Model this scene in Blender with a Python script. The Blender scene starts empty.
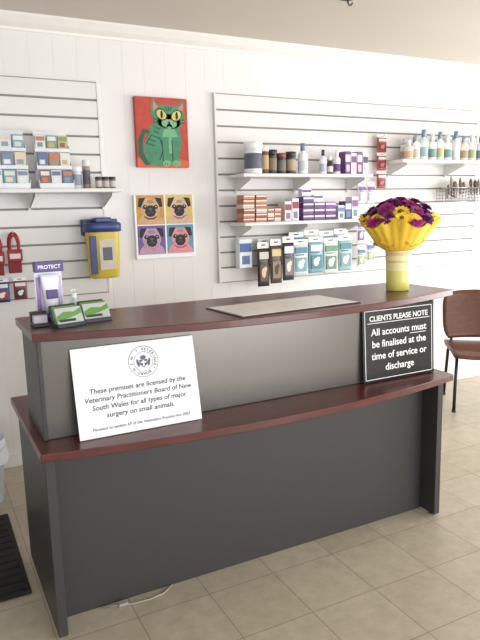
import bpy, bmesh, math, random
from mathutils import Vector, Matrix, Euler
random.seed(11)
scene=bpy.context.scene
scene.view_settings.view_transform='Standard'
pi=math.pi
def lin(c):
    return tuple(((v/255)/12.92 if v/255<=.04045 else ((v/255+.055)/1.055)**2.4) for v in c)
_M={}
def M(rgb,rough=.5,metal=0.0,var=.06,scale=12.0,name=None,coat=0.0,bump=0.0,stretch=None,emit=0,trans=0):
    key=(rgb,rough,metal,var,scale,name,trans)
    if key in _M: return _M[key]
    m=bpy.data.materials.new(name or "mat_%d_%d_%d"%rgb); m.use_nodes=True
    nt=m.node_tree; b=nt.nodes["Principled BSDF"]
    c=lin(rgb)
    tc=nt.nodes.new("ShaderNodeTexCoord"); nz=nt.nodes.new("ShaderNodeTexNoise")
    nz.inputs["Scale"].default_value=scale; nz.inputs["Detail"].default_value=4
    if stretch:
        mp=nt.nodes.new("ShaderNodeMapping"); mp.inputs["Scale"].default_value=stretch
        nt.links.new(tc.outputs["Object"],mp.inputs[0]); nt.links.new(mp.outputs[0],nz.inputs[0])
    else: nt.links.new(tc.outputs["Object"],nz.inputs[0])
    rp=nt.nodes.new("ShaderNodeValToRGB")
    rp.color_ramp.elements[0].position=.3; rp.color_ramp.elements[1].position=.7
    rp.color_ramp.elements[0].color=tuple(min(1,x*(1-var)) for x in c)+(1,)
    rp.color_ramp.elements[1].color=tuple(min(1,x*(1+var)) for x in c)+(1,)
    nt.links.new(nz.outputs[0],rp.inputs[0]); nt.links.new(rp.outputs[0],b.inputs["Base Color"])
    b.inputs["Roughness"].default_value=rough; b.inputs["Metallic"].default_value=metal
    b.inputs["Coat Weight"].default_value=coat
    if trans: b.inputs["Transmission Weight"].default_value=trans
    if bump:
        bp=nt.nodes.new("ShaderNodeBump"); bp.inputs["Strength"].default_value=bump; bp.inputs["Distance"].default_value=.002
        nt.links.new(nz.outputs[0],bp.inputs["Height"]); nt.links.new(bp.outputs[0],b.inputs["Normal"])
    _M[key]=m; return m
def mute(c,k=.18):
    g=sum(c)/3; return tuple(int(v*(1-k)+g*k) for v in c)

class B:
    def __init__(s,name): s.name=name; s.bm=bmesh.new(); s.ms=[]
    def mi(s,m):
        if m not in s.ms: s.ms.append(m)
        return s.ms.index(m)
    def merge(s,bm2,m,T=None,smooth=False):
        i=s.mi(m); vm={}
        for v in bm2.verts:
            vm[v]=s.bm.verts.new(T@v.co if T else v.co)
        for f in bm2.faces:
            try: nf=s.bm.faces.new([vm[v] for v in f.verts])
            except ValueError: continue
            nf.material_index=i; nf.smooth=smooth
        bm2.free()
    def box(s,x0,x1,y0,y1,z0,z1,m,bev=0,T=None,seg=1):
        b=bmesh.new(); bmesh.ops.create_cube(b,size=1)
        for v in b.verts:
            v.co=Vector((x0+(v.co.x+.5)*(x1-x0),y0+(v.co.y+.5)*(y1-y0),z0+(v.co.z+.5)*(z1-z0)))
        if bev: bmesh.ops.bevel(b,geom=b.edges[:],offset=bev,segments=seg,affect='EDGES')
        s.merge(b,m,T,seg>1)
    def lathe(s,prof,m,cx=0,cy=0,n=24,T=None,smooth=True,mats=None,cap=True):
        rings=[]; T=T or Matrix()
        for r,z in prof:
            rings.append([s.bm.verts.new(T@Vector((cx+r*math.cos(2*pi*k/n),cy+r*math.sin(2*pi*k/n),z))) for k in range(n)])
        for j in range(len(prof)-1):
            mm=s.mi(mats[j] if mats else m)
            for k in range(n):
                f=s.bm.faces.new([rings[j][k],rings[j][(k+1)%n],rings[j+1][(k+1)%n],rings[j+1][k]])
                f.material_index=mm; f.smooth=smooth
        if cap:
            f=s.bm.faces.new(rings[0][::-1]); f.material_index=s.mi(mats[0] if mats else m)
            f=s.bm.faces.new(rings[-1]); f.material_index=s.mi(mats[-1] if mats else m)
    def slab(s,fn,nu,nv,m,smooth=False,T=None):
        T=T or Matrix(); i=s.mi(m)
        g=[[[s.bm.verts.new(T@Vector(fn(a/nu,c/nv,w))) for c in range(nv+1)] for a in range(nu+1)] for w in (0,1)]
        def F(l):
            f=s.bm.faces.new(l); f.material_index=i; f.smooth=smooth
        for a in range(nu):
            for c in range(nv):
                F([g[0][a][c],g[0][a][c+1],g[0][a+1][c+1],g[0][a+1][c]])
                F([g[1][a][c],g[1][a+1][c],g[1][a+1][c+1],g[1][a][c+1]])
        for a in range(nu):
            F([g[0][a][0],g[0][a+1][0],g[1][a+1][0],g[1][a][0]])
            F([g[0][a][nv],g[1][a][nv],g[1][a+1][nv],g[0][a+1][nv]])
        for c in range(nv):
            F([g[0][0][c],g[1][0][c],g[1][0][c+1],g[0][0][c+1]])
            F([g[0][nu][c],g[0][nu][c+1],g[1][nu][c+1],g[1][nu][c]])
    def sheet(s,fn,nu,nv,m,smooth=True,T=None,wrap=False):
        T=T or Matrix(); i=s.mi(m)
        N=nu if wrap else nu+1
        g=[[s.bm.verts.new(T@Vector(fn(a/nu,c/nv))) for c in range(nv+1)] for a in range(N)]
        for a in range(nu):
            for c in range(nv):
                f=s.bm.faces.new([g[a][c],g[(a+1)%N][c],g[(a+1)%N][c+1],g[a][c+1]]); f.material_index=i; f.smooth=smooth
    def tube(s,pts,r,m,n=10,T=None,cyc=False):
        pts=[Vector(p) for p in pts]; T=T or Matrix(); i=s.mi(m); rings=[]
        N=len(pts); up=None
        for k,p in enumerate(pts):
            if cyc: t=(pts[(k+1)%N]-pts[k-1])
            else: t=(pts[min(k+1,N-1)]-pts[max(k-1,0)])
            t.normalize()
            if up is None: up=Vector((0,0,1)) if abs(t.z)<.9 else Vector((1,0,0))
            a=t.cross(up).normalized(); up=a.cross(t).normalized()
            rr=r[k] if isinstance(r,(list,tuple)) else r
            rings.append([s.bm.verts.new(T@(p+(a*math.cos(2*pi*q/n)+up*math.sin(2*pi*q/n))*rr)) for q in range(n)])
        for k in range(N if cyc else N-1):
            A=rings[k]; Bq=rings[(k+1)%N]
            for q in range(n):
                f=s.bm.faces.new([A[q],A[(q+1)%n],Bq[(q+1)%n],Bq[q]]); f.material_index=i; f.smooth=True
        if not cyc:
            for rg in (rings[0],rings[-1]):
                f=s.bm.faces.new(rg); f.material_index=i
    def poly(s,pts,m,T,z=0.0):
        f=s.bm.faces.new([s.bm.verts.new(T@Vector((p[0],p[1],z))) for p in pts]); f.material_index=s.mi(m)
    def ell(s,cx,cy,rx,ry,m,T,z=0.0,n=24,rot=0):
        c,d=math.cos(rot),math.sin(rot)
        s.poly([(cx+rx*math.cos(2*pi*k/n)*c-ry*math.sin(2*pi*k/n)*d,cy+rx*math.cos(2*pi*k/n)*d+ry*math.sin(2*pi*k/n)*c) for k in range(n)],m,T,z)
    def stroke(s,pts,w,m,T,z=0.0):
        P=[Vector((p[0],p[1])) for p in pts]; L=[];Rr=[]
        for k,p in enumerate(P):
            t=(P[min(k+1,len(P)-1)]-P[max(k-1,0)]).normalized(); n=Vector((-t.y,t.x)); ww=w[k] if isinstance(w,(list,tuple)) else w
            L.append(p+n*ww/2); Rr.append(p-n*ww/2)
        for k in range(len(P)-1): s.poly([L[k],L[k+1],Rr[k+1],Rr[k]],m,T,z)
    def ball(s,c,r,m,sub=2,sc=(1,1,1),T=None):
        b=bmesh.new(); bmesh.ops.create_icosphere(b,subdivisions=sub,radius=r)
        for v in b.verts: v.co=Vector((v.co.x*sc[0],v.co.y*sc[1],v.co.z*sc[2]))+Vector(c)
        s.merge(b,m,T,True)
    def text(s,txt,size,m,T,align='CENTER',shear=0,bold=0.0,ls=1.0):
        cu=bpy.data.curves.new("t","FONT"); cu.body=txt; cu.size=size; cu.align_x=align; cu.shear=shear; cu.offset=bold
        cu.space_line=ls; cu.extrude=.0004; cu.resolution_u=3
        ob=bpy.data.objects.new("t",cu); bpy.context.collection.objects.link(ob)
        dg=bpy.context.evaluated_depsgraph_get(); me=bpy.data.meshes.new_from_object(ob.evaluated_get(dg))
        b=bmesh.new(); b.from_mesh(me); s.merge(b,m,T)
        bpy.data.objects.remove(ob); bpy.data.meshes.remove(me)
    def done(s,bevel=0,recalc=True):
        if recalc: bmesh.ops.recalc_face_normals(s.bm,faces=s.bm.faces[:])
        me=bpy.data.meshes.new(s.name); s.bm.to_mesh(me); s.bm.free()
        for m in s.ms: me.materials.append(m)
        ob=bpy.data.objects.new(s.name,me); bpy.context.collection.objects.link(ob)
        if bevel:
            md=ob.modifiers.new("bev",'BEVEL'); md.width=bevel; md.segments=2; md.limit_method='ANGLE'; md.angle_limit=math.radians(40)
        return ob
def wallT(x,y,z,sx=1,sy=1):
    return Matrix.Translation((x,y,z))@Matrix.Rotation(pi/2,4,'X')@Matrix.Diagonal((sx,sy,1,1))

# ------------------------------------------------------------ room shell
XL,XR,YF,YB,ZC=-2.6,5.6,-2.6,3.95,2.68
def wallmat():
    m=bpy.data.materials.new("white_vj_board_paint"); m.use_nodes=True; nt=m.node_tree; b=nt.nodes["Principled BSDF"]
    tc=nt.nodes.new("ShaderNodeTexCoord"); sp=nt.nodes.new("ShaderNodeSeparateXYZ"); nt.links.new(tc.outputs["Object"],sp.inputs[0])
    ad=nt.nodes.new("ShaderNodeMath"); ad.operation='ADD'; nt.links.new(sp.outputs[0],ad.inputs[0]); nt.links.new(sp.outputs[1],ad.inputs[1])
    mu=nt.nodes.new("ShaderNodeMath"); mu.operation='MULTIPLY'; mu.inputs[1].default_value=1/.14; nt.links.new(ad.outputs[0],mu.inputs[0])
    fr=nt.nodes.new("ShaderNodeMath"); fr.operation='FRACT'; nt.links.new(mu.outputs[0],fr.inputs[0])
    gt=nt.nodes.new("ShaderNodeMapRange"); gt.inputs[1].default_value=0.0; gt.inputs[2].default_value=.05; nt.links.new(fr.outputs[0],gt.inputs[0])
    bp=nt.nodes.new("ShaderNodeBump"); bp.inputs["Strength"].default_value=.35; bp.inputs["Distance"].default_value=.003
    nt.links.new(gt.outputs[0],bp.inputs["Height"]); nt.links.new(bp.outputs[0],b.inputs["Normal"])
    nz=nt.nodes.new("ShaderNodeTexNoise"); nz.inputs["Scale"].default_value=1.5; nt.links.new(tc.outputs["Object"],nz.inputs[0])
    rp=nt.nodes.new("ShaderNodeValToRGB"); rp.color_ramp.elements[0].color=lin((225,223,223))+(1,); rp.color_ramp.elements[1].color=lin((234,231,229))+(1,)
    nt.links.new(nz.outputs[0],rp.inputs[0]); nt.links.new(rp.outputs[0],b.inputs["Base Color"]); b.inputs["Roughness"].default_value=.6
    return m
WM=wallmat()
def floormat():
    m=bpy.data.materials.new("beige_vinyl_tile"); m.use_nodes=True; nt=m.node_tree; b=nt.nodes["Principled BSDF"]
    tc=nt.nodes.new("ShaderNodeTexCoord")
    br=nt.nodes.new("ShaderNodeTexBrick"); br.offset=0; br.inputs["Scale"].default_value=1; br.inputs["Mortar Size"].default_value=.0025; br.inputs["Mortar Smooth"].default_value=.3
    br.inputs["Brick Width"].default_value=.305; br.inputs["Row Height"].default_value=.305
    br.inputs["Color1"].default_value=lin((180,170,150))+(1,); br.inputs["Color2"].default_value=lin((190,180,161))+(1,); br.inputs["Mortar"].default_value=lin((146,135,116))+(1,)
    nt.links.new(tc.outputs["Object"],br.inputs[0])
    nz=nt.nodes.new("ShaderNodeTexNoise"); nz.inputs["Scale"].default_value=14; nz.inputs["Detail"].default_value=6; nz.inputs["Roughness"].default_value=.7
    nt.links.new(tc.outputs["Object"],nz.inputs[0])
    rp=nt.nodes.new("ShaderNodeValToRGB"); rp.color_ramp.elements[0].position=.3; rp.color_ramp.elements[1].position=.7
    rp.color_ramp.elements[0].color=(.78,.76,.73,1); rp.color_ramp.elements[1].color=(1,1,1,1); nt.links.new(nz.outputs[0],rp.inputs[0])
    mx=nt.nodes.new("ShaderNodeMix"); mx.data_type='RGBA'; mx.blend_type='MULTIPLY'; mx.inputs[0].default_value=1
    nt.links.new(br.outputs[0],mx.inputs[6]); nt.links.new(rp.outputs[0],mx.inputs[7]); nt.links.new(mx.outputs[2],b.inputs["Base Color"])
    b.inputs["Roughness"].default_value=.38
    return m
CM=M((204,196,186),.8,var=.02,scale=2,name="ceiling_paint")
TRIM=M((232,229,224),.45,var=.02,name="trim_paint")
b=B("floor"); b.box(XL-.1,XR+.1,YF-.1,YB+.1,-.1,0,floormat()); b.done()
b=B("ceiling"); b.box(XL-.1,XR+.1,YF-.1,YB+.1,ZC,ZC+.1,CM); b.done()
b=B("wall_back"); b.box(XL,XR,YB,YB+.1,0,ZC,WM); b.done()
b=B("wall_left"); b.box(XL-.1,XL,YF,YB,0,ZC,WM); b.done()
b=B("wall_right")
wy0,wy1,wz0,wz1=.2,3.3,.25,2.2
b.box(XR,XR+.1,YF,wy0,0,ZC,WM); b.box(XR,XR+.1,wy1,YB,0,ZC,WM); b.box(XR,XR+.1,wy0,wy1,0,wz0,WM); b.box(XR,XR+.1,wy0,wy1,wz1,ZC,WM); b.done()
b=B("wall_front")
fx0,fx1,fz0,fz1=-1.8,1.9,.6,2.3
dx0,dx1,dz1=2.2,5.0,2.3
b.box(XL,fx0,YF-.1,YF,0,ZC,WM); b.box(fx0,fx1,YF-.1,YF,0,fz0,WM); b.box(fx0,fx1,YF-.1,YF,fz1,ZC,WM)
b.box(fx1,dx0,YF-.1,YF,0,ZC,WM); b.box(dx0,dx1,YF-.1,YF,dz1,ZC,WM); b.box(dx1,XR,YF-.1,YF,0,ZC,WM); b.done()
ALU=M((200,200,202),.35,.8,name="aluminium")
b=B("window_1")
for x in (fx0,(fx0+fx1)/2,fx1-.05): b.box(x,x+.05,YF-.08,YF-.02,fz0,fz1,ALU)
b.box(fx0,fx1,YF-.08,YF-.02,fz0,fz0+.05,ALU); b.box(fx0,fx1,YF-.08,YF-.02,fz1-.05,fz1,ALU); b.done()
b=B("door_1")
for x in (dx0,(dx0+dx1)/2-.025,dx1-.05): b.box(x,x+.05,YF-.08,YF-.02,0,dz1,ALU)
b.box(dx0,dx1,YF-.08,YF-.02,0.0,.06,ALU); b.box(dx0,dx1,YF-.08,YF-.02,dz1-.05,dz1,ALU)
b.tube([(3.5,YF-.02,.95),(3.5,YF+.03,.95),(3.5,YF+.03,1.25),(3.5,YF-.02,1.25)],.012,ALU,8); b.done()
b=B("window_2")
for y in (wy0,(wy0+wy1)/2,wy1-.05): b.box(XR+.02,XR+.08,y,y+.05,wz0,wz1,ALU)
b.box(XR+.02,XR+.08,wy0,wy1,wz0,wz0+.05,ALU); b.box(XR+.02,XR+.08,wy0,wy1,wz1-.05,wz1,ALU); b.done()
b=B("trim_1")
prof=[(3.95,2.60),(3.938,2.60),(3.935,2.615),(3.90,2.635),(3.875,2.66),(3.868,2.668),(3.868,2.68),(3.95,2.68)]
i=b.mi(TRIM)
A=[b.bm.verts.new((XL,y,z)) for y,z in prof]; C2=[b.bm.verts.new((XR,y,z)) for y,z in prof]
for k in range(len(prof)):
    b.bm.faces.new([A[k],A[(k+1)%len(prof)],C2[(k+1)%len(prof)],C2[k]])
b.bm.faces.new(A); b.bm.faces.new(C2); b.done()
b=B("baseboard_back"); b.box(XL,XR,3.932,3.95,0,.09,TRIM,.003); b.done()

# ------------------------------------------------------------ slatwall
SLAT=M((226,224,222),.5,var=.02,scale=3,name="white_laminate"); GRV=M((144,138,132),.7,var=.02,name="groove")
def slatwall(x0,x1,z0,z1,name="slatwall_panel"):
    b=B(name); b.box(x0,x1,3.938,3.949,z0,z1,GRV)
    n=12; p=(z1-z0)/n
    for k in range(n): b.box(x0,x1,3.927,3.94,z0+k*p+.006,z0+(k+1)*p-.006,SLAT,.002)
    b.box(x0-.012,x0,3.924,3.949,z0,z1,SLAT); b.box(x1,x1+.012,3.924,3.949,z0,z1,SLAT)
    return b.done()
slatwall(-.15,1.055,1.05,2.345); slatwall(1.86,4.30,1.05,2.33,"slatwall_panel.001")
YW=3.922
def shelf(x0,x1,z,name="display_shelf",d=.24):
    b=B(name); b.box(x0,x1,YW-d,YW,z-.022,z,SLAT,.003)
    for x in (x0+.06,(x0+x1)/2,x1-.06):
        for o in (-.004,.004): b.poly([(0,0),(d-.03,0),(d-.03,-.02),(0,-.09)],SLAT,Matrix.Translation((x+o,YW,z-.022))@Matrix(((0,0,1,0),(-1,0,0,0),(0,1,0,0),(0,0,0,1))))
        b.box(x-.006,x+.006,YW-.012,YW,z-.12,z-.022,SLAT)
    return b.done()
shelf(.1,1.11,1.70); shelf(1.93,3.0,1.79,"display_shelf.001"); shelf(1.93,2.95,1.47,"display_shelf.002"); shelf(3.28,4.6,1.90,"display_shelf.003")

# ------------------------------------------------------------ desk
WOOD=M((86,39,34),.31,var=.26,scale=6,name="mahogany_laminate",stretch=(1,9,9),coat=.1)
GREY=M((58,56,57),.45,.1,var=.08,scale=250,name="charcoal_laminate"); GREY_SHEEN=M((108,104,100),.27,.6,var=.06,scale=250,name="charcoal_laminate_painted_sheen"); BLK=M((18,18,20),.4,name="black_plastic")  # upper front's grey is lightened to paint in reflected floor and window light
b=B("reception_desk")
def arc(u,e0,mid,e1): return (1-u)*e0+u*e1-4*u*(1-u)*((e0+e1)/2-mid)
def topfn(u,v,w): return (.318+u*2.01, (2.66)*(1-v)+arc(u,2.24,2.075,2.235)*v, 1.14-.03*w)
b.slab(topfn,40,1,WOOD)
def ledfn(u,v,w): return (.298+u*1.967, 2.92*(1-v)+arc(u,2.13,2.035,2.15)*v, .735-.032*w)
b.slab(ledfn,40,1,WOOD)
b.box(.345,2.205,2.262,2.28,.735,1.11,GREY_SHEEN); b.box(.333,.349,2.255,2.60,.735,1.11,GREY); b.box(2.205,2.222,2.255,2.60,.735,1.11,GREY)
b.box(.345,2.18,2.27,2.288,.0,.703,GREY)
b.box(.312,.347,2.15,2.80,.008,.703,GREY); b.box(2.18,2.214,2.165,2.80,.008,.703,GREY)
for x in (.33,2.197):
    for y in (2.2,2.75): b.lathe([(.015,0),(.015,.01)],BLK,x,y,12)
b.box(.347,2.18,2.6,2.618,.4,.703,GREY)
desk=b.done(bevel=.003)

# ------------------------------------------------------------ signs
WHT=M((238,238,240),.35,var=.01,name="sign_white"); INK=M((36,38,58),.6,name="ink"); WINK=M((240,240,238),.5,var=.01,name="white_vinyl")
b=B("licence_sign")
lean=math.radians(12)
T=Matrix.Translation((.447,2.183,.737))@Matrix.Rotation(-lean,4,'X')@Matrix.Rotation(pi/2,4,'X')
W_,H_=.485,.336
b.box(0,W_,0,H_,-.004,0,WHT,.001,T=T)
lines=["These premises are licensed by the","Veterinary Practitioners Board of New","South Wales for all types of major","surgery on small animals."]
for k,t in enumerate(lines): b.text(t,.0268,INK,T@Matrix.Translation((W_/2,.163-k*.031,.0006)),shear=.15,bold=.0003)
b.text("Pursuant to section 69 of the Veterinary Practice Act 2003",.0162,INK,T@Matrix.Translation((W_/2,.026,.0006)),shear=.15,bold=.0001)
def ring(b,cx,cy,r0,r1,m,T,z,n=40):
    i=b.mi(m); a=[b.bm.verts.new(T@Vector((cx+r0*math.cos(2*pi*k/n),cy+r0*math.sin(2*pi*k/n),z))) for k in range(n)]
    c=[b.bm.verts.new(T@Vector((cx+r1*math.cos(2*pi*k/n),cy+r1*math.sin(2*pi*k/n),z))) for k in range(n)]
    for k in range(n):
        f=b.bm.faces.new([a[k],a[(k+1)%n],c[(k+1)%n],c[k]]); f.material_index=i
cx,cy=W_*.56,.258
GR=M((96,98,112),.6,name="crest_grey")
ring(b,cx,cy,.058,.060,GR,T,.001); ring(b,cx,cy,.037,.0385,GR,T,.001)
for k in range(26):
    a=2*pi*k/26; b.text("VETERINARY BOARD N S W  * "[k],.015,GR,T@Matrix.Translation((cx+.0475*math.cos(pi/2-a),cy+.0475*math.sin(pi/2-a),.001))@Matrix.Rotation(-a,4,'Z')@Matrix.Translation((0,-.005,0)),bold=.0002)
b.poly([(cx-.016,cy+.008),(cx+.016,cy+.008),(cx+.016,cy-.01),(cx,cy-.024),(cx-.016,cy-.01)],GR,T,.0012)
b.ell(cx,cy+.016,.012,.008,GR,T,.0012); b.ell(cx-.022,cy-.004,.005,.016,GR,T,.0012,rot=.2); b.ell(cx+.022,cy-.004,.005,.016,GR,T,.0012,rot=-.2)
b.box(cx-.003,cx+.003,cy-.018,cy+.006,.0012,.0016,WHT,T=T); b.box(cx-.012,cx+.012,cy-.005,cy,.0012,.0016,WHT,T=T)
b.done(recalc=False)
b=B("accounts_notice_sign")
T=Matrix.Translation((1.778,2.233,.737))@Matrix.Rotation(-math.radians(3),4,'X')@Matrix.Rotation(pi/2,4,'X')
W_,H_=.437,.352; SB=M((17,17,20),.25,var=.02,name="sign_black")
b.box(0,W_,0,H_,-.005,0,SB,.001,T=T)
e=.012;t=.003
for q in [(e,W_-e,e,e+t),(e,W_-e,H_-e-t,H_-e),(e,e+t,e,H_-e),(W_-e-t,W_-e,e,H_-e)]: b.box(q[0],q[1],q[2],q[3],.0002,.0008,WINK,T=T)
b.text("CLIENTS PLEASE NOTE",.0352,WINK,T@Matrix.Translation((W_/2,.290,.001)),bold=.0007)
b.box(.028,W_-.028,.279,.2818,.0002,.001,WINK,T=T)
for k,tx in enumerate(["All accounts must","be finalised at the","time of service or","discharge"]): b.text(tx,.047,WINK,T@Matrix.Translation((W_/2,.222-k*.057,.001)),bold=.0005)
b.box(.285,.385,.210,.2125,.0002,.001,WINK,T=T)
b.done(recalc=False)

# ------------------------------------------------------------ paintings
def artM(r,g,bb): return M((r,g,bb),.6,var=.12,scale=30)
b=B("cat_painting")
x0,x1,z0,z1=1.29,1.645,1.84,2.275
b.box(x0,x1,3.915,3.949,z0,z1,artM(182,66,52),.002)
T=wallT(x0,3.9145,z0,x1-x0,z1-z0)
G1=artM(66,134,98);G2=artM(36,88,66);G3=artM(112,172,128);YE=artM(206,196,104);BK=artM(24,34,32);OR=artM(204,96,62);PK=artM(206,120,116)
b.poly([(0,0),(1,0),(1,.1),(.7,.14),(.3,.1),(0,.14)],OR,T,0)
b.stroke([(.34,.1),(.16,.07),(.07,.18),(.07,.38),(.15,.52),(.24,.5),(.24,.42),(.18,.42)],[.1,.1,.095,.09,.08,.06,.05,.03],G2,T,.0004)
b.ell(.38,.25,.25,.24,G1,T,.0006); b.poly([(.2,.3),(.26,.58),(.42,.7),(.82,.66),(.86,.4),(.8,.05),(.36,.02)],G1,T,.0008)
b.stroke([(.18,.34),(.28,.46),(.44,.42),(.5,.26),(.42,.1)],.016,BK,T,.001)
b.ell(.64,.4,.15,.2,G3,T,.001)
for lx in (.55,.74):
    b.stroke([(lx,.44),(lx,.22),(lx,.06)],[.13,.12,.11],G1,T,.0012); b.ell(lx+.01,.06,.085,.045,G3,T,.0014,n=14)
    b.stroke([(lx-.07,.4),(lx-.062,.22),(lx-.06,.08)],.014,BK,T,.0015)
    for d in (-.02,.02): b.stroke([(lx+d,.035),(lx+d,.07)],.008,BK,T,.0016)
for q in range(5): b.stroke([(.2+q*.04,.34+q*.06),(.34+q*.03,.31+q*.06)],.02,G2,T,.0012)
for s_,ax in ((-1,.42),(1,.84)):
    b.poly([(ax-.14,.74),(ax+s_*.1,.99),(ax+.14,.82)] if s_<0 else [(ax-.14,.82),(ax+s_*.08,.98),(ax+.1,.72)],G1,T,.0014)
    b.poly([(ax-.08,.8),(ax+s_*.075,.94),(ax+.07,.83)],PK,T,.0016)
b.ell(.63,.73,.31,.17,G1,T,.0018,rot=-.05); b.ell(.63,.66,.23,.11,G1,T,.0018)
b.ell(.57,.64,.085,.06,G3,T,.002,n=16); b.ell(.70,.635,.085,.06,G3,T,.002,n=16); b.ell(.635,.59,.055,.038,G3,T,.002,n=14)
for ex,ey,ro_ in ((.49,.76,-.35),(.78,.75,.35)):
    b.ell(ex,ey,.112,.078,BK,T,.0022,rot=ro_); b.ell(ex,ey,.096,.064,YE,T,.0024,rot=ro_); b.ell(ex+.005,ey,.026,.058,BK,T,.0026,n=14)
b.poly([(.6,.695),(.67,.695),(.635,.655)],PK,T,.0026); b.stroke([(.635,.66),(.635,.635),(.59,.61)],.011,BK,T,.0026); b.stroke([(.635,.635),(.68,.61)],.011,BK,T,.0026)
for q in (-1,0,1): b.stroke([(.63+q*.055,.885-abs(q)*.012),(.63+q*.03,.81)],.02,G2,T,.0022)
for s_ in (-1,1):
    for q in (0,1): b.stroke([(.635+s_*.3,.7-q*.05),(.635+s_*.2,.68-q*.04)],.018,G2,T,.0022)
b.done(recalc=False)
b=B("pug_pop_art_print")
x0,x1,z0,z1=1.255,1.675,1.25,1.665
b.box(x0,x1,3.925,3.949,z0,z1,WHT,.002)
cols=[((196,146,66),(200,164,124),(120,50,44)),((218,188,92),(208,180,150),(168,84,120)),((112,88,152),(180,150,172),(206,120,146)),((90,148,174),(214,144,150),(182,78,108))]
w=(x1-x0)
for q in range(4):
    cxx=.03+.48*(q%2); cyy=.07+.47*(1-q//2); S=.455
    T=wallT(x0+cxx*w,3.9245,z0+cyy*(z1-z0),S*w,S*(z1-z0))
    bg,dg_,ac=[artM(*c) for c in cols[q]]; DK=artM(34,28,34)
    b.poly([(0,0),(1,0),(1,1),(0,1)],bg,T,0)
    b.poly([(.02,0),(.08,.2),(.24,.36),(.76,.36),(.92,.2),(.98,0)],dg_,T,.0005)
    b.stroke([(.27,.3),(.4,.2),(.6,.2),(.73,.3)],.06,ac,T,.0007)
    b.poly([(.16,.62),(.2,.8),(.34,.9),(.66,.9),(.8,.8),(.84,.62),(.82,.42),(.7,.28),(.5,.23),(.3,.28),(.18,.42)],dg_,T,.001)
    b.poly([(.34,.92),(.1,.9),(.06,.62),(.16,.58),(.24,.74)],DK,T,.0014); b.poly([(.66,.92),(.9,.9),(.94,.62),(.84,.58),(.76,.74)],DK,T,.0014)
    b.poly([(.34,.58),(.44,.66),(.56,.66),(.66,.58),(.7,.42),(.62,.29),(.5,.26),(.38,.29),(.3,.42)],DK,T,.0014)
    b.ell(.5,.53,.065,.04,artM(90,84,92),T,.0018,n=12); b.stroke([(.5,.5),(.5,.44),(.38,.38)],.014,artM(110,100,106),T,.0018); b.stroke([(.5,.44),(.62,.38)],.014,artM(110,100,106),T,.0018)
    for ex in (.31,.69):
        b.ell(ex,.6,.085,.075,DK,T,.0016,n=14); b.ell(ex,.6,.05,.048,artM(70,44,34),T,.0018,n=12); b.ell(ex+.012,.617,.016,.016,WHT,T,.002,n=8)
    for k in range(3): b.stroke([(.38+.02*k,.76+k*.035),(.5,.735+k*.035),(.62-.02*k,.76+k*.035)],.012,DK,T,.0016)
b.done(recalc=False)

# ------------------------------------------------------------ product helpers
CHR=M((190,190,192),.2,.9,name="chrome")
def PM(c,r=.45): return M(mute(c),r,name=None)
def pbox(b,x,y,z,w,d,h,c,ac=None,c2=None):
    b.box(x,x+w,y,y+d,z,z+h,PM(c),.0015)
    if ac: b.box(x+.003,x+w-.003,y-.0008,y+.001,z+h*.55,z+h*.85,PM(ac))
    if c2: b.box(x+w*.2,x+w*.8,y-.0008,y+.001,z+h*.12,z+h*.42,PM(c2))
def bottle(b,x,y,z,r,h,c,cap,lab=None,pump=False):
    body=PM(c,.35); cp=PM(cap,.35); lb=PM(lab,.5) if lab else body
    hs=h*.72
    prof=[(r*.92,z),(r,z+.004),(r,z+hs*.15),(r*1.005,z+hs*.16),(r*1.005,z+hs*.6),(r,z+hs*.61),(r,z+hs*.86),(r*.8,z+hs*.96),(r*.4,z+hs),(r*.4,z+hs*1.05),(r*.5,z+hs*1.05),(r*.48,z+h)]
    mats=[body,body,body,lb,body,body,body,body,body,cp,cp]
    b.lathe(prof,body,x,y,16,mats=mats)
    if pump:
        b.lathe([(r*.12,z+h),(r*.12,z+h*1.12),(r*.35,z+h*1.12),(r*.35,z+h*1.17)],cp,x,y,10); b.tube([(x,y,z+h*1.15),(x-r*.9,y-r*.5,z+h*1.13)],r*.14,cp,6)
def tub(b,x,y,z,r,h,c,cap,lab):
    body=PM(c,.4); cp=PM(cap,.4); lb=PM(lab,.5)
    b.lathe([(r*.95,z),(r,z+.004),(r,z+h*.15),(r*1.005,z+h*.16),(r*1.005,z+h*.65),(r,z+h*.66),(r,z+h*.78),(r*1.06,z+h*.79),(r*1.06,z+h*.98),(r*1.0,z+h)],body,x,y,18,mats=[body,body,body,lb,body,body,cp,cp,cp])
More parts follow.
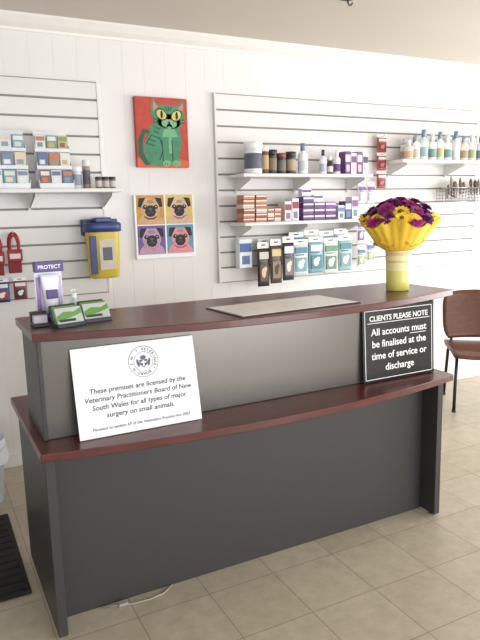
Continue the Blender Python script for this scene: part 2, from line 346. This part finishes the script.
def packet(b,x,z,w,h,c,ac,y=3.86,pic=None,tone=None):
    # blister / zip pouch hanging on a euro hook: header with punched strip, puffed body
    hh=h*.14
    b.box(x,x+w,y-.0012,y+.0012,z+h-hh,z+h,PM((236,236,236),.4)); b.box(x+w*.34,x+w*.66,y-.002,y-.001,z+h-hh*.6,z+h-hh*.35,PM((110,110,114),.5))
    def fn(u,v,q):
        puff=.012*math.sin(pi*min(max(v,0),1))**.6*math.sin(pi*u)
        return (x+u*w,y-.001-puff if q==0 else y+.001+puff*.6,z+v*(h-hh))
    b.slab(fn,6,8,PM(c,.4),True)
    b.box(x+w*.1,x+w*.9,y-.0145,y-.006,z+h*.62,z+h*.78,PM(ac,.4),.001)
    b.box(x+w*.16,x+w*.7,y-.0145,y-.006,z+h*.56,z+h*.59,PM((90,96,110),.4),.0005)
    if pic:
        b.box(x+w*.14,x+w*.86,y-.0145,y-.006,z+h*.12,z+h*.5,PM(pic,.5),.001)
        T=wallT(x+w*.14,y-.0148,z+h*.12,w*.72,h*.38)
        tn=PM(tone or (236,230,220),.5)
        b.ell(.45,.5,.26,.3,tn,T,0,14); b.ell(.66,.72,.16,.16,tn,T,.0002,12)
    b.tube([(x+w/2,3.92,z+h-hh*.45),(x+w/2,y-.03,z+h-hh*.45),(x+w/2,y-.036,z+h-hh*.1)],.0022,CHR,6)

z=1.79; Y=3.76
b=B("pet_supplement_tubs")
tub(b,2.045,Y,z,.06,.205,(232,232,236),(240,240,240),(90,92,116))
tub(b,2.132,Y,z,.030,.19,(96,62,40),(225,215,200),(190,160,110))
tub(b,2.19,Y,z,.034,.16,(52,50,50),(30,30,30),(130,110,90))
tub(b,2.265,Y,z,.032,.14,(60,58,60),(150,60,50),(110,105,100)); tub(b,2.34,Y,z,.035,.15,(70,62,54),(40,40,40),(170,150,120))
bottle(b,2.44,Y,z,.036,.21,(238,240,244),(110,140,180),(200,208,225))
b.done(recalc=True)
b=B("medicine_bottles")
bottle(b,2.61,Y,z,.025,.17,(236,236,238),(60,60,120),(170,180,210)); bottle(b,2.67,Y,z,.022,.13,(60,44,40),(240,240,240),(220,210,200))
bottle(b,2.73,Y,z,.026,.17,(240,240,240),(240,240,240),(110,60,140))
b.done()
b=B("medicine_boxes")
for k,(c,a) in enumerate([((110,60,130),(235,230,240)),((235,235,238),(120,60,140)),((140,70,120),(240,225,235)),((230,225,230),(70,60,120))]):
    pbox(b,2.775+k*.053,3.72,z,.048,.08,.16-.012*(k%2),c,a,(200,180,200))
b.done()
z=1.47
b=B("pet_food_sachet_boxes")
for col,(x,n) in enumerate([(1.94,6),(2.035,6),(2.125,3),(2.18,3)]):
    for k in range(n):
        pbox(b,x+.002*((k*7)%3),3.72,z+k*.0305,.086 if col<2 else .052,.1,.029,[(186,98,72),(196,130,98),(168,80,68),(206,190,172)][(k+col)%4],(230,220,204))
b.done()
b=B("vitamin_boxes")
for k in range(2): pbox(b,2.27+k*.06,3.73,z,.055,.09,.135+.02*k,(228,220,222),(150,60,70),(120,110,150))
b.done()
b=B("worming_tablet_boxes")
for c in range(3):
    for k in range(3+(c==0)): pbox(b,2.42+c*.095,3.73,z+k*.042,.09,.09,.04,[(104,60,132),(120,74,148),(84,46,112)][(k+c)%3],(225,210,235))
for k in range(2): pbox(b,2.43+.1*k,3.76,z+.17-.042*k,.08,.05,.05,(226,220,236),(120,50,140))
b.done()
b=B("flea_treatment_boxes")
for k in range(3): pbox(b,2.73+k*.062,3.74,z,.056,.08,[.1,.13,.16][k],[(232,228,232),(98,66,140),(235,235,238)][k],[(90,120,180),(240,240,240),(140,60,150)][k],(60,150,150))
b.done()
b=B("grooming_brush_pack"); pbox(b,1.965,3.84,1.155,.10,.06,.2,(226,230,236),(60,100,170),(70,110,170)); b.tube([(2.015,3.92,1.35),(2.015,3.85,1.352)],.003,CHR,6); b.done()
b=B("treat_packets")
for k,(c,a,p,tn) in enumerate([((58,50,50),(200,196,186),(96,70,56),(214,190,160)),((96,76,62),(214,186,120),(150,120,90),(70,54,44)),((54,56,68),(220,220,225),(130,116,110),(220,210,200))]):
    packet(b,2.085+k*.095,1.02+(.016*k),.092,.31,c,a,3.80-.012*k,p,tn)
for k,(c,a,p) in enumerate([((110,90,80),(200,200,190),(96,70,56)),((90,96,120),(220,220,230),(150,130,110))]):
    packet(b,2.13+k*.1,1.08,.09,.27,c,a,3.87,p)
b.done()
b=B("dental_chew_packets")
for k in range(4):
    for r in range(2):
        packet(b,2.37+k*.132,1.075+r*.05+.012*(k%2),.126,.262,[(206,218,222),(120,180,196),(222,226,222),(150,196,190)][(k+r)%4],[(70,130,160),(230,236,240),(90,150,110),(60,130,150)][(k+r)%4],3.79+.055*r,[(110,160,180),(60,130,150),(90,140,120),(120,150,170)][k])
b.done()
b=B("toothbrush_packets")
for k in range(2): packet(b,2.975+k*.078,[1.28,1.36][k],.07,.2,(228,226,236),(110,60,140),3.84,(120,90,170))
for k in range(2): packet(b,2.97+k*.09,1.10+.03*k,.08,.17,(230,234,236),(70,110,170),3.83,(150,180,110))
for k in range(2): packet(b,3.0+k*.085,1.58+.0*k,.07,.16,(220,214,226),(110,60,140),3.86,(190,180,200))
b.done()
b=B("name_tag_packets")
for k in range(3): packet(b,3.185,1.965-.135*k,.09,.128,(186,56,48),(225,205,200),3.87,(120,30,34),(200,90,80))
b.done()
z=1.90
b=B("pet_shampoo_bottles")
data=[(3.40,.036,.15,(232,214,196),(240,240,240),(214,170,130)),(3.475,.03,.19,(240,238,236),(150,170,190),(220,200,180)),(3.55,.036,.23,(230,232,236),(110,150,180),(150,180,200)),
(3.64,.034,.2,(240,236,226),(230,230,230),(120,160,156)),(3.72,.032,.22,(225,232,232),(110,140,170),(200,192,130)),(3.80,.036,.2,(240,240,240),(240,240,240),(110,150,150)),(3.89,.034,.23,(214,224,232),(90,140,170),(230,230,235)),
(3.98,.036,.19,(236,226,206),(140,170,190),(170,140,110)),(4.07,.034,.21,(236,236,236),(230,230,230),(160,180,130)),(4.17,.036,.2,(220,230,236),(110,150,190),(120,140,170)),(4.27,.036,.22,(238,238,238),(200,110,100),(190,200,210)),(4.37,.036,.2,(226,226,236),(90,90,130),(160,170,190))]
for q in data: bottle(b,q[0],3.76,z,q[1],q[2],q[3],q[4],q[5])
for k in range(9): bottle(b,3.44+k*.105,3.85,z,.033,.17+.02*(k%3),[(226,226,226),(206,186,160),(190,206,214)][k%3],[(200,200,200),(140,160,180)][k%2],[(180,160,140),(150,170,180)][k%2])
b.done()
def basket(x0,x1,z0,z1,name):
    b=B(name); y0,y1=3.73,3.90
    for k in range(5):
        zz=z0+(z1-z0)*k/4; r=.004 if k in(0,4) else .002
        b.tube([(x0,y0,zz),(x1,y0,zz),(x1,y1,zz),(x0,y1,zz)],r,CHR,6,cyc=True)
    for k in range(9):
        x=x0+(x1-x0)*k/8; b.tube([(x,y0,z1),(x,y0,z0),(x,y1,z0),(x,y1,z1)],.002,CHR,5)
    for k in range(1,5):
        y=y0+(y1-y0)*k/5; b.tube([(x0,y,z1),(x0,y,z0),(x1,y,z0),(x1,y,z1)],.002,CHR,5)
    for x in (x0+.05,x1-.05): b.tube([(x,y1,z1),(x,3.92,z1+.01)],.004,CHR,6)
    return b.done()
basket(3.84,4.10,1.58,1.69,"wire_basket"); basket(4.13,4.42,1.58,1.69,"wire_basket.001")
for nm,xa,xb in (("leather_leashes",3.88,4.06),("leather_leashes.001",4.17,4.38)):
    b=B(nm)
    for k in range(18):
        x=random.uniform(xa,xb); yb=random.uniform(3.77,3.86)
        c=[(120,98,86),(150,124,110),(96,88,92),(170,156,146)][k%4]; r=random.uniform(.02,.032); zc=1.64+random.uniform(0,.13)
        b.tube([(x+.5*r*math.sin(t*.9),yb+.02*math.sin(t),zc+r*1.3*math.cos(t)) for t in [2*pi*q/14 for q in range(14)]],.007,M(c,.6),6,cyc=True)
    b.done()
z=1.70
def rack(name,x0,w,cols_):
    b=B(name); wh=M((222,225,230),.3)
    b.box(x0,x0+w,3.84,3.848,z,z+.33,wh); b.box(x0,x0+w,3.72,3.84,z,z+.012,wh)
    for r in range(3):
        zz=z+.02+r*.1; yy=3.73+r*.035
        b.box(x0,x0+w,yy-.006,yy-.003,zz-.008,zz+.012,wh)
        for s_ in (x0-.003,x0+w): b.box(s_,s_+.003,yy-.006,3.845,zz-.01,zz+.03,wh)
        n=3
        for k in range(n):
            c=cols_[(k+r*2)%len(cols_)]; xa=x0+.004+k*w/n; xb=x0+(k+1)*w/n-.004
            b.box(xa,xb,yy,yy+.012,zz,zz+.085,PM(c,.4),.001)
            b.box(xa+.004,xb-.004,yy-.001,yy+.001,zz+.055,zz+.078,PM(cols_[(k+r+1)%len(cols_)],.4))
            b.box(xa+.01,xb-.016,yy-.001,yy+.001,zz+.02,zz+.045,PM(cols_[(k+r+3)%len(cols_)],.4))
    return b.done()
rack("brochure_rack",.38,.21,[(216,220,222),(120,160,176),(206,212,200),(110,130,160),(220,200,176)])
rack("brochure_rack.001",.645,.19,[(130,88,70),(218,214,210),(86,104,150),(200,112,72),(220,220,220),(110,156,120),(200,170,90)])
b=B("ointment_tins")
tub(b,.87,3.8,z,.03,.13,(214,216,220),(240,240,240),(140,150,170)); tub(b,.93,3.8,z,.022,.17,(150,130,120),(220,220,220),(90,80,90))
for k in range(3): tub(b,.99+k*.042,3.76,z,.019,.07,(110,106,110),(60,50,50),(190,180,176))
b.done()
b=B("sharps_container")
YL=M((200,176,60),.4,name="sharps_yellow"); BLU=M((52,64,116),.4,name="lid_blue")
def rsq(cx,cy,hx,hy,z,n=24,p=4):
    out=[]
    for k in range(n):
        a=2*pi*k/n; c,s_=math.cos(a),math.sin(a); r=(abs(c)**p+abs(s_)**p)**(-1/p); out.append(Vector((cx+hx*c*r,cy+hy*s_*r,z)))
    return out
def loft(b,rings,mats):
    R_=[[b.bm.verts.new(v) for v in r] for r in rings]; n=len(R_[0])
    for j in range(len(R_)-1):
        for k in range(n):
            f=b.bm.faces.new([R_[j][k],R_[j][(k+1)%n],R_[j+1][(k+1)%n],R_[j+1][k]]); f.material_index=b.mi(mats[j]); f.smooth=True
    f=b.bm.faces.new(R_[0][::-1]); f.material_index=b.mi(mats[0]); f=b.bm.faces.new(R_[-1]); f.material_index=b.mi(mats[-1])
cx,cy=1.01,3.83
loft(b,[rsq(cx,cy,.085,.055,1.16),rsq(cx,cy,.09,.06,1.17),rsq(cx,cy,.1,.068,1.44),rsq(cx,cy,.1,.068,1.442),rsq(cx,cy,.112,.078,1.445),rsq(cx,cy,.112,.078,1.49),rsq(cx,cy,.104,.07,1.50)],[YL,YL,YL,BLU,BLU,BLU])
b.box(cx-.05,cx+.05,cy-.055,cy+.04,1.50,1.53,BLU,.006); b.box(cx-.11,cx+.115,cy+.05,3.92,1.42,1.52,BLU,.004)
b.box(cx-.04,cx+.06,cy-.0675,cy-.05,1.21,1.40,M((196,190,170),.5),.002); b.box(cx-.02,cx+.04,cy-.069,cy-.05,1.27,1.35,M((90,90,100),.5),.002)
b.box(cx-.095,cx-.055,cy-.069,cy-.05,1.19,1.42,M((60,70,120),.5),.002)
b.done()
b=B("dog_harness")
RED=M((146,40,46),.7,name="red_webbing")
for k,(x,zt) in enumerate([(.39,1.44),(.49,1.45)]):
    b.tube([(x,3.92,zt),(x,3.85,zt),(x,3.845,zt+.015)],.003,CHR,6)
    for q,w in ((0,.03),(.03,.024)):
        b.tube([(x+w*math.sin(t),3.865-q*.5,zt-.06-q*.5-.065*-math.cos(t)) for t in [2*pi*j/18 for j in range(18)]],.008,RED,6,cyc=True)
    b.box(x-.042,x+.042,3.835,3.85,zt-.16,zt-.09,RED,.003); b.box(x-.03,x+.03,3.832,3.836,zt-.145,zt-.115,M((210,196,196),.5),.001)
    b.box(x-.04,x+.035,3.85,3.862,zt-.23,zt-.155,M((120,30,38),.7),.003)
b.done()
b=B("collar_packets")
packet(b,.36,1.05,.085,.14,(40,60,130),(220,220,225),3.87,(160,50,54)); packet(b,.47,1.06,.075,.13,(150,44,50),(220,220,225),3.87,(60,50,60))
b.done()

# ------------------------------------------------------------ counter items
zc=1.1405
b=B("counter_display_mat")
cnr=M((236,234,230),.25,var=.04,scale=30,name="mat_print"); ed=M((84,66,58),.35)
Tm=Matrix.Translation((1.38,2.275,zc))@Matrix.Rotation(math.radians(4),4,'Z')
b.box(-.31,.30,-.15,.15,0,.004,ed,.001,T=Tm); b.box(-.298,.288,-.138,.138,.004,.0055,cnr,T=Tm)
for k in range(5): b.box(-.26,.1-.05*(k%2),.1-k*.04,.108-k*.04,.0055,.0058,M((190,186,180),.5),T=Tm)
b.done()
b=B("toothpaste_display_stand")
PUR=M((70,44,120),.4,name="purple_card"); LW=M((226,226,238),.35,name="display_white")
Ts=Matrix.Translation((.445,2.52,zc))@Matrix.Rotation(math.radians(8),4,'Z')
b.box(-.05,.05,-.03,.03,0,.018,PUR,.002,T=Ts)
def tubef(u,v,w):
    hx=.022+.016*v; ty=.017*(1-v)+.002; a=(u-.5)*2
    return (hx*a, (-1 if w==0 else 1)*ty*math.sqrt(max(0,1-a*a)), .04+.14*v)
b.slab(tubef,10,8,LW,True,T=Ts); b.lathe([(.016,.016),(.016,.042)],PUR,0,0,14,T=Ts)
b.box(-.022,.022,-.019,.0,.085,.12,PUR,.001,T=Ts)
b.box(-.055,.055,.022,.026,.018,.225,LW,.001,T=Ts)
b.box(-.058,.058,.0,.024,.19,.232,PUR,.002,T=Ts); b.text("PROTECT",.021,WINK,Ts@Matrix.Translation((0,-.001,.203))@Matrix.Rotation(pi/2,4,'X'),bold=.0004)
b.box(-.05,-.035,.018,.024,.03,.17,M((150,120,175),.4),T=Ts); b.box(.038,.05,.018,.024,.03,.17,M((190,180,215),.4),T=Ts)
b.done()
b=B("hand_sanitiser_bottle"); bottle(b,.53,2.50,zc,.022,.10,(210,222,224),(236,238,240),(170,200,190),pump=True); b.done()
LG=M((104,150,76),.4,name="leaf_green"); DG=M((58,62,68),.4,name="dark_card"); SG=M((184,192,188),.4)
def dispbox(b,T):
    b.box(-.055,.055,-.03,.03,0,.012,DG,.001,T=T)
    for k in range(3):
        Tk=T@Matrix.Translation((0,-.02+.02*k,.012))@Matrix.Rotation(math.radians(-28),4,'X')
        b.box(-.052,.052,-.006,.006,0,.062+.004*k,[SG,LG,DG][k%3] if k else SG,.001,T=Tk)
        b.poly([(-.05,.03),(-.02,.046),(.02,.042),(.05,.056),(.05,.034),(.0,.02),(-.05,.01)],LG,Tk@Matrix.Translation((0,-.0066,0))@Matrix.Rotation(pi/2,4,'X'))
        b.box(-.045,.02,-.0068,-.005,.006,.016,DG,T=Tk)
b=B("flea_treatment_display_box"); dispbox(b,Matrix.Translation((.468,2.335,zc))@Matrix.Rotation(math.radians(14),4,'Z')); b.done()
b=B("flea_treatment_display_box.001"); dispbox(b,Matrix.Translation((.583,2.385,zc))@Matrix.Rotation(math.radians(8),4,'Z')); b.done()
b=B("business_card_holder")
b.box(.345,.405,2.36,2.45,zc,zc+.012,BLK,.002); b.box(.345,.405,2.42,2.45,zc+.012,zc+.05,BLK,.002); b.box(.35,.40,2.38,2.415,zc+.012,zc+.04,M((190,190,196),.5),.001); b.done()

# vase + bouquet
b=B("flower_bouquet_in_vase")
VX,VY=2.10,2.38
v1=M((218,210,116),.25,var=.03,name="vase_yellow"); v3=M((228,222,156),.25,var=.03,name="vase_light_yellow"); v4=M((216,176,150),.35,var=.03,name="vase_pink_band")
b.lathe([(.052,zc),(.057,zc+.004),(.058,zc+.05),(.059,zc+.10),(.0605,zc+.14),(.061,zc+.15),(.062,zc+.175),(.063,zc+.19),(.064,zc+.215),(.06,zc+.215),(.058,zc+.19)],v1,VX,VY,32,mats=[v3,v1,v1,v3,v4,v3,v4,v1,v1,v1],cap=True)
PAP=M((240,200,66),.55,var=.06,scale=14,name="yellow_wrap_paper")
def wrap(phase,r1,z1,am,nn,pt):
    def fn(u,v):
        a=2*pi*u; r=.042+(r1-.042)*(v**.62)
        s=math.sin(nn*a+phase)+.45*math.sin((nn*2+1)*a+phase*2)
        fold=.0035*v*math.sin(23*a+phase)
        rr=r+am*v*v*s+fold+.018*v**4; zz=zc+.19+(z1-.19)*v**1.15+v*v*pt*math.sin(nn*a+phase+.8)
        return (VX+rr*math.cos(a),VY+rr*math.sin(a)*.9,zz)
    b.sheet(fn,180,12,PAP,True,wrap=True)
wrap(0,.18,.335,.013,5,.024); wrap(1.7,.168,.36,.012,7,.02); wrap(.6,.10,.235,.012,6,.015)
def flower(c,r,m,core):
    c=Vector(c); d=(c-Vector((VX,VY,zc+.22))).normalized(); q=d.to_track_quat('Z','Y').to_matrix().to_4x4(); T=Matrix.Translation(c)@q@Matrix.Rotation(random.uniform(0,6),4,'Z')
    b.ball((0,0,r*.12),r*.36,core,1,sc=(1,1,.5),T=T)
    for L in range(4):
        k=[15,13,10,7][L]; el=math.radians([0,20,42,62][L]); ln=r*[1,.9,.75,.58][L]
        if core is not m and L>1: break
        for j in range(k):
            a=2*pi*j/k+L*.3; w=r*(.24 if core is m else .2); l2=ln*random.uniform(.9,1.06); e2=el+random.uniform(-.12,.12)
            dr=Vector((math.cos(a)*math.cos(e2),math.sin(a)*math.cos(e2),math.sin(e2))); sd=Vector((-math.sin(a),math.cos(a),0)); up=dr.cross(sd)*-1
            p=[dr*l2*.25-sd*w*.4,dr*l2*.25+sd*w*.4,dr*l2*.75+sd*w+up*w*.2,dr*l2+sd*w*.4+up*w*.6,dr*l2-sd*w*.4+up*w*.6,dr*l2*.75-sd*w+up*w*.2]
            f=b.bm.faces.new([b.bm.verts.new(T@x) for x in p]); f.material_index=b.mi(m)
P1=M((170,40,128),.6,var=.3,scale=60,name="magenta_petal"); P2=M((112,30,106),.6,var=.3,scale=60,name="purple_petal"); P3=M((242,206,60),.6,name="yellow_petal"); P4=M((146,30,86),.6,var=.3,scale=60,name="crimson_petal"); LF=M((84,108,56),.6,name="leaf"); CO=M((120,84,30),.8,name="flower_centre")
fl=[(.0,-.01,.435,0,.048)]
for k in range(6): a=2*pi*k/6+.4; fl.append((.072*math.cos(a),.068*math.sin(a),.42+.01*math.sin(k*3),[1,0,2,1,0,2][k],.046))
for k in range(11):
    a=2*pi*k/11+.1; fl.append((.132*math.cos(a),.12*math.sin(a),.388+.012*math.sin(k*2.3),[0,1,3,0,2,1,0,3][k%8],.045))
for k in range(15):
    a=2*pi*k/15+.35; fl.append((.176*math.cos(a),.158*math.sin(a),.352+.01*math.sin(k*1.7),[3,0,1][k%3],.036))
for k,p in enumerate(fl):
    m=[P1,P2,P4,P3][p[3]]
    flower((VX+p[0],VY+p[1],zc+p[2]),p[4],m,CO if m is P3 else m)
    b.tube([(VX,VY,zc+.1),(VX+p[0]*.4,VY+p[1]*.4,zc+.25),(VX+p[0]*.95,VY+p[1]*.95,zc+p[2]-.01)],.0025,LF,5)
for k in range(40):
    a=random.uniform(0,2*pi); rr=random.uniform(.03,.16); c=Vector((VX+rr*math.cos(a),VY+rr*math.sin(a)*.9,zc+.43-rr*.4))
    d=Vector((math.cos(a)*.6,math.sin(a)*.6,.8)); s_=Vector((-math.sin(a),math.cos(a),0))
    f=b.bm.faces.new([b.bm.verts.new(x) for x in (c,c+d*.02+s_*.008,c+d*.042,c+d*.02-s_*.008)]); f.material_index=b.mi(LF)
b.done(recalc=False)

# ------------------------------------------------------------ chair
def chair(x,y,rz,name="waiting_chair"):
    b=B(name); T=Matrix.Translation((x,y,0))@Matrix.Rotation(rz,4,'Z')
    SEAT=M((88,50,34),.35,var=.2,scale=5,name="brown_plywood",stretch=(1,8,8)); FR=M((34,32,34),.4,.3,name="black_frame")
    def seat(u,v,w):
        a=(u-.5)*2; bb=(v-.5)*2
        return (a*.265*(1-.06*bb*bb*abs(bb)), bb*.25*(1-.08*a**4)-.01, .465+.012*(a*a)-.03*max(0,-bb-.6)/.4-.018*w)
    b.slab(seat,14,14,SEAT,True,T=T)
    def back(u,v,w):
        a=(u-.5)*2; wd=.26*(1-.14*(abs(2*v-1)**4))
        return (a*wd, .215+.12*v-.05*a*a+.015*w+.03, .49+.375*v-.015*a*a*v)
    b.slab(back,14,12,SEAT,True,T=T)
    for s in (-1,1):
        b.tube([(s*.235,-.21,0),(s*.23,-.2,.2),(s*.22,-.18,.40),(s*.21,-.1,.43),(s*.21,.16,.43),(s*.22,.2,.40),(s*.235,.25,.0)],.0125,FR,10,T=T)
        b.tube([(s*.2,.12,.43),(s*.2,.22,.46),(s*.17,.26,.56),(s*.16,.335,.76)],.011,FR,10,T=T)
        b.lathe([(.016,0),(.016,.02)],BLK,s*.235,-.21,10,T=T); b.lathe([(.016,0),(.016,.02)],BLK,s*.235,.25,10,T=T)
    b.tube([(-.21,-.1,.425),(.21,-.1,.425)],.01,FR,8,T=T); b.tube([(-.21,.16,.425),(.21,.16,.425)],.01,FR,8,T=T)
    return b.done()
chair(3.80,3.33,math.radians(-36))

# ------------------------------------------------------------ floor items
b=B("floor_mat"); b.box(-.7,.27,2.5,3.28,0,.012,M((34,32,32),.9,var=.3,scale=80,name="mat_rubber",bump=.4),.004)
for k in range(12): b.box(-.68,.25,2.53+k*.062,2.54+k*.062,.012,.016,M((24,22,22),.9))
b.done()
b=B("waste_bin"); BN=M((196,206,214),.3,var=.05,name="pale_plastic")
b.lathe([(.10,0),(.105,.005),(.135,.30),(.145,.31),(.145,.325),(.135,.325),(.13,.3),(.10,.02)],BN,.17,3.5,28)
b.sheet(lambda u,v:(.17+(.138+.012*v+.006*math.sin(9*2*pi*u)*v)*math.cos(2*pi*u),3.5+(.138+.012*v+.006*math.sin(9*2*pi*u)*v)*math.sin(2*pi*u),.325-.09*v+.04*(1-v)),60,4,M((218,226,232),.4,name="bin_liner"),True,wrap=True)
b.done(recalc=False)
CB=M((150,146,138),.5,name="cable_grey")
b=B("power_cable")
b.tube([(.50,2.262,.005),(.56,2.24,.005),(.62,2.22,.005),(.69,2.215,.005),(.75,2.225,.005),(.80,2.262,.005)],.004,CB,8); b.box(.56,.60,2.225,2.25,0.0005,.014,CB,.003); b.done()
b=B("ceiling_hook"); b.lathe([(.05,2.68),(.05,2.665),(.02,2.655)],M((70,66,62),.5),2.19,2.92,20)
b.tube([(2.19,2.92,2.66),(2.19,2.92,2.645),(2.20,2.92,2.63),(2.215,2.92,2.635),(2.22,2.92,2.645)],.005,M((70,66,62),.5),8); b.done()

# ------------------------------------------------------------ light
def area(name,loc,rot,sx,sy,p,c):
    l=bpy.data.lights.new(name,'AREA'); l.shape='RECTANGLE'; l.size=sx; l.size_y=sy; l.energy=p; l.color=c
    o=bpy.data.objects.new(name,l); o.location=loc; o.rotation_euler=rot; bpy.context.collection.objects.link(o)
area("window_light_front",((fx0+fx1)/2,YF+.02,(fz0+fz1)/2),(pi/2,0,0),fx1-fx0,fz1-fz0,72,(.92,.96,1))
area("door_light_front",((dx0+dx1)/2,YF+.05,dz1/2),(pi/2,0,0),dx1-dx0,dz1-.02,132,(.99,.985,.97))
area("window_light_right",(XR-.02,(wy0+wy1)/2,(wz0+wz1)/2),(0,pi/2,0),wz1-wz0,wy1-wy0,138,(1,.97,.92))
w=bpy.data.worlds.new("World"); scene.world=w; w.use_nodes=True
bg=w.node_tree.nodes["Background"]; bg.inputs[0].default_value=(.75,.86,1,1); bg.inputs[1].default_value=1.5

# ------------------------------------------------------------ camera
yaw=math.radians(27); th=math.radians(10); ro=.025
F=Vector((math.sin(yaw)*math.cos(th),math.cos(yaw)*math.cos(th),-math.sin(th)))
R0=Vector((math.cos(yaw),-math.sin(yaw),0)); U0=R0.cross(F)
R=R0*math.cos(ro)-U0*math.sin(ro); U=U0*math.cos(ro)+R0*math.sin(ro)
cd=bpy.data.cameras.new("camera"); cd.sensor_fit='VERTICAL'; cd.sensor_height=24; cd.lens=24*620/640; cd.clip_start=.02
co=bpy.data.objects.new("camera",cd); bpy.context.collection.objects.link(co)
mw=Matrix((R,U,-F)).transposed().to_4x4(); mw.translation=Vector((0,0,1.55)); co.matrix_world=mw
scene.camera=co
